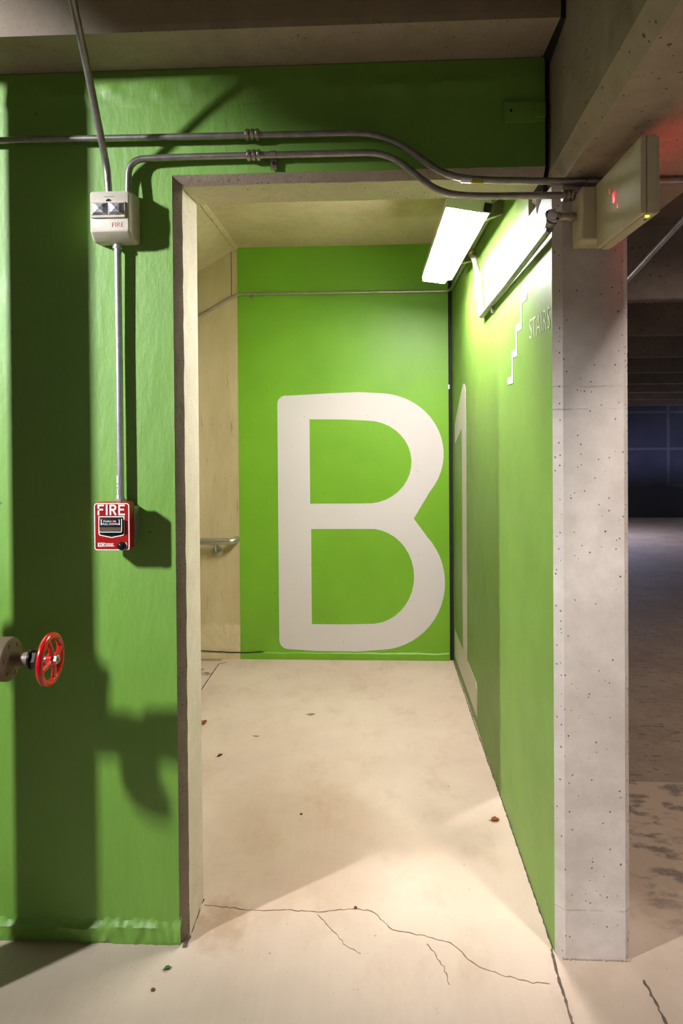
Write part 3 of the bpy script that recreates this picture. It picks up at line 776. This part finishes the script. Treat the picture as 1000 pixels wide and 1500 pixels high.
# ------------------------------------------------------------------ lamp over the landing
t = thing('strip_light', 'lit white strip light on brackets high on the green side wall', 'ceiling light', (.36, 1.1, 2.37))
fa = Vector((.0, 1.0, .0115)).normalized()
O = Vector((.2755, .495, 2.358)); rgt = Vector((.1225, 0, -.0225)).normalized(); upv = rgt.cross(fa).normalized()
if upv.z < 0: upv = -upv
LEN = 1.235
def fx(a, h, l): return O+rgt*a+upv*h+fa*l
bm = B(); sec = [(-.004, .0), (-.009, .030), (.02, .055), (.12, .055), (.152, .040), (.158, .006), (.136, -.001)]
loft(bm, [[fx(a, h+.001, l) for a, h in sec] for l in (0, LEN)]); obj('housing', bm, M['fixture'], t, False)
bm = B(); loft(bm, [[fx(a, h, l) for a, h in ((.003, -.024), (.1195, -.020), (.1225, .0), (0, .0))] for l in (.004, LEN-.004)]); obj('lens', bm, M['lens'], t, False, 'glowing white lens')
bm = B()
for a in (-.005, .1228): loft(bm, [[fx(a+p, q, l) for p, q in ((0, -.008), (.005, -.008), (.005, .001), (0, .001))] for l in (0, LEN)])
for l in (-.001, LEN-.004): loft(bm, [[fx(p, q, l+d) for p, q in ((-.005, -.008), (.128, -.008), (.128, .001), (-.005, .001))] for d in (0, .005)])
obj('lens_frame', bm, M['fixture'], t, False)
bm = B(); loft(bm, [[fx(a, h, l) for a, h in ((.130, -.003), (.158, -.003), (.158, .030), (.130, .030))] for l in (-.004, .004)]); obj('end_latch', bm, M['gloss_black'], t, False, 'black end latch')
for l in (.25, 1.0):
    bm = B(); loft(bm, [[fx(.13, .030, l+d), fx(.13, .055, l+d), Vector((.5205, 0, 2.47))+Vector((0, O.y+l+d, 0)), Vector((.5205, 0, 2.40))+Vector((0, O.y+l+d, 0))] for d in (0, .03)]); obj('bracket', bm, M['coupling'], t, False)

# ------------------------------------------------------------------ handrail
t = thing('handrail', 'grey metal handrail end on the bare wall beside the stairs', 'handrail', (-1.05, 2.53, .80))
P = fillet([(-2.3, 2.455, .20), (-1.50, 2.455, .803), (-.930, 2.455, .806), (-.922, 2.525, .808)], [.1, .12, .06, .1], 9)
bm = B(); tube(bm, P, .0225, 20); obj('rail', bm, M['rail'], t)
bm = B(); tube(bm, fillet([(-1.055, 2.528, .728), (-1.055, 2.478, .730), (-1.055, 2.455, .785)], .03, 6), .0085, 12); box(bm, -1.085, -1.025, 2.446, 2.464, .778, .786)
lathe(bm, (-1.055, 2.528, .728), (0, -1, 0), [(0, .036), (.003, .036), (.007, .026), (.008, .012), (.016, .011)], 28); obj('bracket', bm, M['rail'], t)

# ------------------------------------------------------------------ standpipe and valve
t = thing('standpipe', 'vertical fire standpipe just beyond the left edge of the green wall view', 'pipe', (-1.316, -.31, 0))
SX, SY = -1.316, -.31
bm = B(); lathe(bm, (SX, SY, 0), (0, 0, 1), [(0, .075), (3.1, .075)], 40); obj('pipe', bm, M['pipe_red'], t)
bm = B(); lathe(bm, (SX, SY, 1.10), (0, 0, 1), [(0, .076), (.006, .094), (.075, .096), (.082, .076)], 40); box(bm, SX-.125, SX+.125, SY-.022, SY+.022, 1.118, 1.164); obj('coupling', bm, M['pipe_red'], t)
bm = B(); lathe(bm, (SX, SY, .0), (0, 0, 1), [(0, .115), (.03, .115), (.033, .082), (.11, .082), (.12, .076)], 40); obj('base_flange', bm, M['iron'], t)
t = thing('gate_valve', 'grey hose valve with red handwheel at the left edge of the green wall', 'valve', (-1.316, -.31, .95))
VZ = .9495
bm = B()
lathe(bm, (SX+.075, SY, VZ), (1, 0, 0), [(-.01, .036), (.06, .036), (.075, .05), (.125, .052), (.14, .044), (.17, .044)], 36)
lathe(bm, (SX+.175, SY, VZ), (0, -.3, -1), [(0, .035), (.085, .035), (.087, .042), (.125, .042), (.127, .034), (.15, .034)], 30)
obj('body', bm, M['iron'], t)
bm = B(); lathe(bm, (-1.045, SY, VZ), (1, 0, 0), [(0, .044), (.004, .056), (.085, .0568), (.091, .0550), (.0935, .050), (.0935, .022)], 44)
bo = obj('bonnet', bm, M['iron'], t)
for k in range(6):
    a = 2*PI*k/6+.9
    bm = B(); lathe(bm, (-.9535, SY+.041*math.cos(a), VZ+.041*math.sin(a)), (1, 0, 0), [(0, .0062), (.004, .0062), (.0048, .004)], 6); obj('bolt', bm, M['iron'], bo)
bm = B(); lathe(bm, (-.955, SY, VZ), (1, 0, 0), [(0, .022), (.006, .0185), (.046, .0180), (.050, .0205), (.053, .0205)], 28); obj('stem_housing', bm, M['iron'], t)
bm = B(); lathe(bm, (-.902, SY, VZ), (1, 0, 0), [(0, .0275), (.005, .0275), (.0055, .0225)], 28); lathe(bm, (-.8965, SY, VZ), (1, 0, 0), [(0, .0235), (.014, .0235), (.017, .018)], 6); obj('packing_nut', bm, M['gloss_black'], t, label='dark packing nut')
bm = B(); lathe(bm, (-.885, SY, VZ), (1, 0, 0), [(0, .0085), (.045, .0080)], 16); obj('stem', bm, M['nut'], t)
bm = B(); WX = -.850
torus(bm, (WX, SY, VZ), (1, 0, 0), .0605, .0092, 56, 14)
for k in range(4):
    a = PI/2*k+.28; d = Vector((0, math.cos(a), math.sin(a)))
    c0 = Vector((WX+.004, SY, VZ))
    tube(bm, [c0+d*.010, c0+d*.028+Vector((.002, 0, 0)), c0+d*.058-Vector((.004, 0, 0))], [.0078, .0066, .0072], 10)
lathe(bm, (WX-.006, SY, VZ), (1, 0, 0), [(0, .016), (.014, .0165), (.018, .013)], 24)
wh = obj('handwheel', bm, M['wheel'], t, label='red four spoked handwheel')
bm = B(); lathe(bm, (WX+.011, SY, VZ), (1, 0, 0), [(0, .0125), (.009, .0125), (.011, .0105)], 6); lathe(bm, (WX+.020, SY, VZ), (1, 0, 0), [(0, .0055), (.005, .005)], 12); obj('wheel_nut', bm, M['nut'], wh, False, 'worn metal hub nut')

# the valve sits a little nearer the viewer than it was drawn
VS = .977
for o in [t]+list(t.children_recursive):
    if o.type == 'MESH':
        for v in o.data.vertices:
            v.co = Vector((v.co.x*VS, SY+(v.co.y-SY)*VS, 1.55+(v.co.z-1.55)*VS))

# ------------------------------------------------------------------ small steel plate, ramp pipe, litter
bm = B(); box(bm, .384, .500, -.012, .001, 2.432, 2.490); bevel(bm, .002, 2)
pl = thing('steel_plate', 'green painted steel tie plate with bolt hole under the ledge end', 'plate', (.44, 0, 2.46))
obj('plate', bm, M['green'], pl)
bm = B(); lathe(bm, (.403, -.0118, 2.464), (0, -1, 0), [(0, .004), (.0012, .004)], 14); obj('bolt_hole', bm, M['dark_crack'], pl)
bm = B(); box(bm, .470, .500, -.020, -.010, 2.440, 2.480); bevel(bm, .002, 2); obj('weld', bm, M['green'], pl)

bm = B(); a, b = Vector((1.03, .80, 2.10)), Vector((1.75, 1.35, 2.90))
a, b = Vector((1.140, 1.2, 2.192)), Vector((1.90, 1.2, 3.012))
tube(bm, [a, b], .016, 16)
tag(obj('slanting_pipe', bm, M['steel']), 'thin pipe slanting up in the dark garage beyond the pier', 'pipe')

def leaf_bm(c, L, W, ang, curl, seed, lift=.0015):
    """a curled dry leaf with a midrib, lying on the floor"""
    bm = B(); rnd = random.Random(seed); n = 10; rows = []
    ca, sa = math.cos(ang), math.sin(ang)
    for i in range(n+1):
        t = i/n; w = W*math.sin(PI*min(1, t*.96+.02))**.8*(1+.12*math.sin(t*19+seed))
        row = []
        for k in (-1, -.5, 0, .5, 1):
            x = (t-.5)*L; y = k*w*.5
            z = lift+abs(k)**1.6*curl*w+.25*curl*L*(t-.5)**2*2+rnd.uniform(0, .0006)-(.0004 if k == 0 else 0)
            row.append((c[0]+x*ca-y*sa, c[1]+x*sa+y*ca, max(.0006, z)))
        rows.append(row)
    top = [[bm.verts.new(p) for p in r] for r in rows]; bot = [[bm.verts.new((p[0], p[1], p[2]-.0005)) for p in r] for r in rows]
    for i in range(n):
        for k in range(4):
            bm.faces.new((top[i][k], top[i][k+1], top[i+1][k+1], top[i+1][k])); bm.faces.new((bot[i][k+1], bot[i][k], bot[i+1][k], bot[i+1][k+1]))
    for i in range(n):
        bm.faces.new((top[i][0], top[i+1][0], bot[i+1][0], bot[i][0])); bm.faces.new((top[i][4], bot[i][4], bot[i+1][4], top[i+1][4]))
    bm.faces.new([top[0][k] for k in range(5)]+[bot[0][k] for k in range(4, -1, -1)]); bm.faces.new([top[n][k] for k in range(4, -1, -1)]+[bot[n][k] for k in range(5)])
    tip = Vector((c[0]-L*.5*ca, c[1]-L*.5*sa, lift+.002)); tube(bm, [tip, tip-Vector((ca*L*.25, sa*L*.25, -.002))], .0007, 6)
    return bm
G = 'dry leaves on the floor'
tag(obj('dry_leaf', leaf_bm((.466, .680), .036, .020, .15, .55, 3), M['leaf']), 'orange brown curled leaf on the floor near the green side wall', 'leaf', G)
tag(obj('dry_leaf', leaf_bm((-.737, 1.17), .034, .012, .9, .7, 5), M['leaf_dark']), 'dark brown narrow leaf on the landing floor near the doorway jamb', 'leaf', G)
tag(obj('dry_leaf', leaf_bm((-.905, 1.53), .050, .034, 1.9, .3, 8), M['leaf']), 'broad tan leaf half hidden behind the doorway jamb', 'leaf', G)
tag(obj('dry_leaf', leaf_bm((-.350, 1.651), .045, .010, .1, .5, 11), M['leaf_pale']), 'pale straw coloured curl on the middle of the landing floor', 'leaf', G)
tag(obj('dry_leaf', leaf_bm((-.601, 1.382), .030, .006, -.1, .4, 13), M['leaf_pale']), 'small yellowish sliver on the landing floor', 'leaf', G)
tag(obj('dry_leaf', leaf_bm((-1.066, 2.262), .052, .014, -.35, .4, 15, -.008), M['leaf_dark']), 'dark leaf at the stair edge below the handrail', 'leaf', G)
tag(obj('dry_leaf', leaf_bm((-1.115, 2.325), .040, .012, 1.0, .4, 17, -.008), M['leaf_dark']), 'dark leaf scrap on the stair tread by the bare wall', 'leaf', G)
tag(obj('dry_leaf', leaf_bm((-.602, -.097), .022, .012, .5, .5, 19), M['leaf_green']), 'tiny green leaf scrap on the floor before the green wall', 'leaf', G)
def pebble(c, r, seed):
    bm = B(); bmesh.ops.create_icosphere(bm, subdivisions=2, radius=r)
    for v in bm.verts:
        v.co *= 1+.35*noise.noise(v.co*90+Vector((seed, 0, 0))); v.co.z = v.co.z*.45+r*.36; v.co += Vector((c[0], c[1], 0))
    return bm
tag(obj('pebble', pebble((-.30, .70), .006, 1), M['leaf_dark']), 'dark crumb on the brown patch of the doorway floor', 'crumb', 'dark crumbs on the floor')
tag(obj('pebble', pebble((-.07, .172), .006, 2), M['leaf_dark']), 'dark crumb lying on the long floor crack', 'crumb', 'dark crumbs on the floor')
tag(obj('pebble', pebble((-1.00+.38, -.17), .006, 3), M['leaf_dark']), 'dark crumb on the floor below the green wall', 'crumb', 'dark crumbs on the floor')
tag(obj('pebble', pebble((.89, -.10), .007, 4), M['leaf_dark']), 'dark crumb on the garage slab right of the pier', 'crumb', 'dark crumbs on the floor')

# ------------------------------------------------------------------ light
def area(name, loc, power, col, sx, sy, rot=(0, 0, 0), spread=PI):
    li = bpy.data.lights.new(name, 'AREA'); li.shape = 'RECTANGLE'; li.size = sx; li.size_y = sy; li.energy = power; li.color = col; li.spread = spread
    o = bpy.data.objects.new(name, li); COL.objects.link(o); o.location = loc; o.rotation_euler = rot
    return o
# garage lamp out to the left of the viewer, between the joists
gl = area('garage_lamp', (-3.3, -2.1, 2.98), 64, (.95, .96, 1), .10, .34, spread=math.radians(84))
gl.rotation_euler = (Vector((-1.0, 0, 1.5))-gl.location).to_track_quat('-Z', 'Y').to_euler()
# garage lamp to the right, beside the big beam
area('garage_lamp_right', (1.22, -1.28, 2.85), 62, (1, .92, .88), .16, .30, (0, math.radians(14), 0))
# cool lamp far down the ramp
area('ramp_lamp', (4.2, 11.6, 1.85), 190, (.62, .66, 1.0), .3, 1.2)
area('ramp_fill_near', (3.4, 1.75, 2.75), 48, (1, .84, .70), .2, 1.2)  # unseen warm fill, added to brighten the near ramp
w = bpy.data.worlds.new('dim_garage_air'); SC.world = w; w.use_nodes = True
w.node_tree.nodes['Background'].inputs[0].default_value = (.72, .74, .80, 1); w.node_tree.nodes['Background'].inputs[1].default_value = .25

# ------------------------------------------------------------------ camera
YAW, PITCH, ROLL = .047, -.010, .0075
f = Vector((-math.sin(YAW)*math.cos(PITCH), math.cos(YAW)*math.cos(PITCH), math.sin(PITCH)))
r = f.cross(Vector((0, 0, 1))).normalized(); u = r.cross(f)
cs, sn = math.cos(ROLL), math.sin(ROLL)
r2, u2 = r*cs-u*sn, u*cs+r*sn
cam = bpy.data.cameras.new('camera'); co = bpy.data.objects.new('camera', cam); COL.objects.link(co)
co.matrix_world = Matrix(((r2.x, u2.x, -f.x, 0), (r2.y, u2.y, -f.y, -2.015), (r2.z, u2.z, -f.z, 1.55), (0, 0, 0, 1)))
cam.sensor_fit = 'VERTICAL'; cam.sensor_height = 36; cam.sensor_width = 24; cam.lens = 24
cam.shift_y = -(750-637)/1500; cam.clip_start = .02
SC.camera = co
SC.view_settings.view_transform = 'Standard'; SC.view_settings.look = 'None'; SC.view_settings.gamma = 1
SC.view_settings.use_curve_mapping = False; SC.view_settings.exposure = 0.0
SC.cycles.max_bounces = 10; SC.cycles.diffuse_bounces = 6
SC.cycles.sample_clamp_indirect = 6
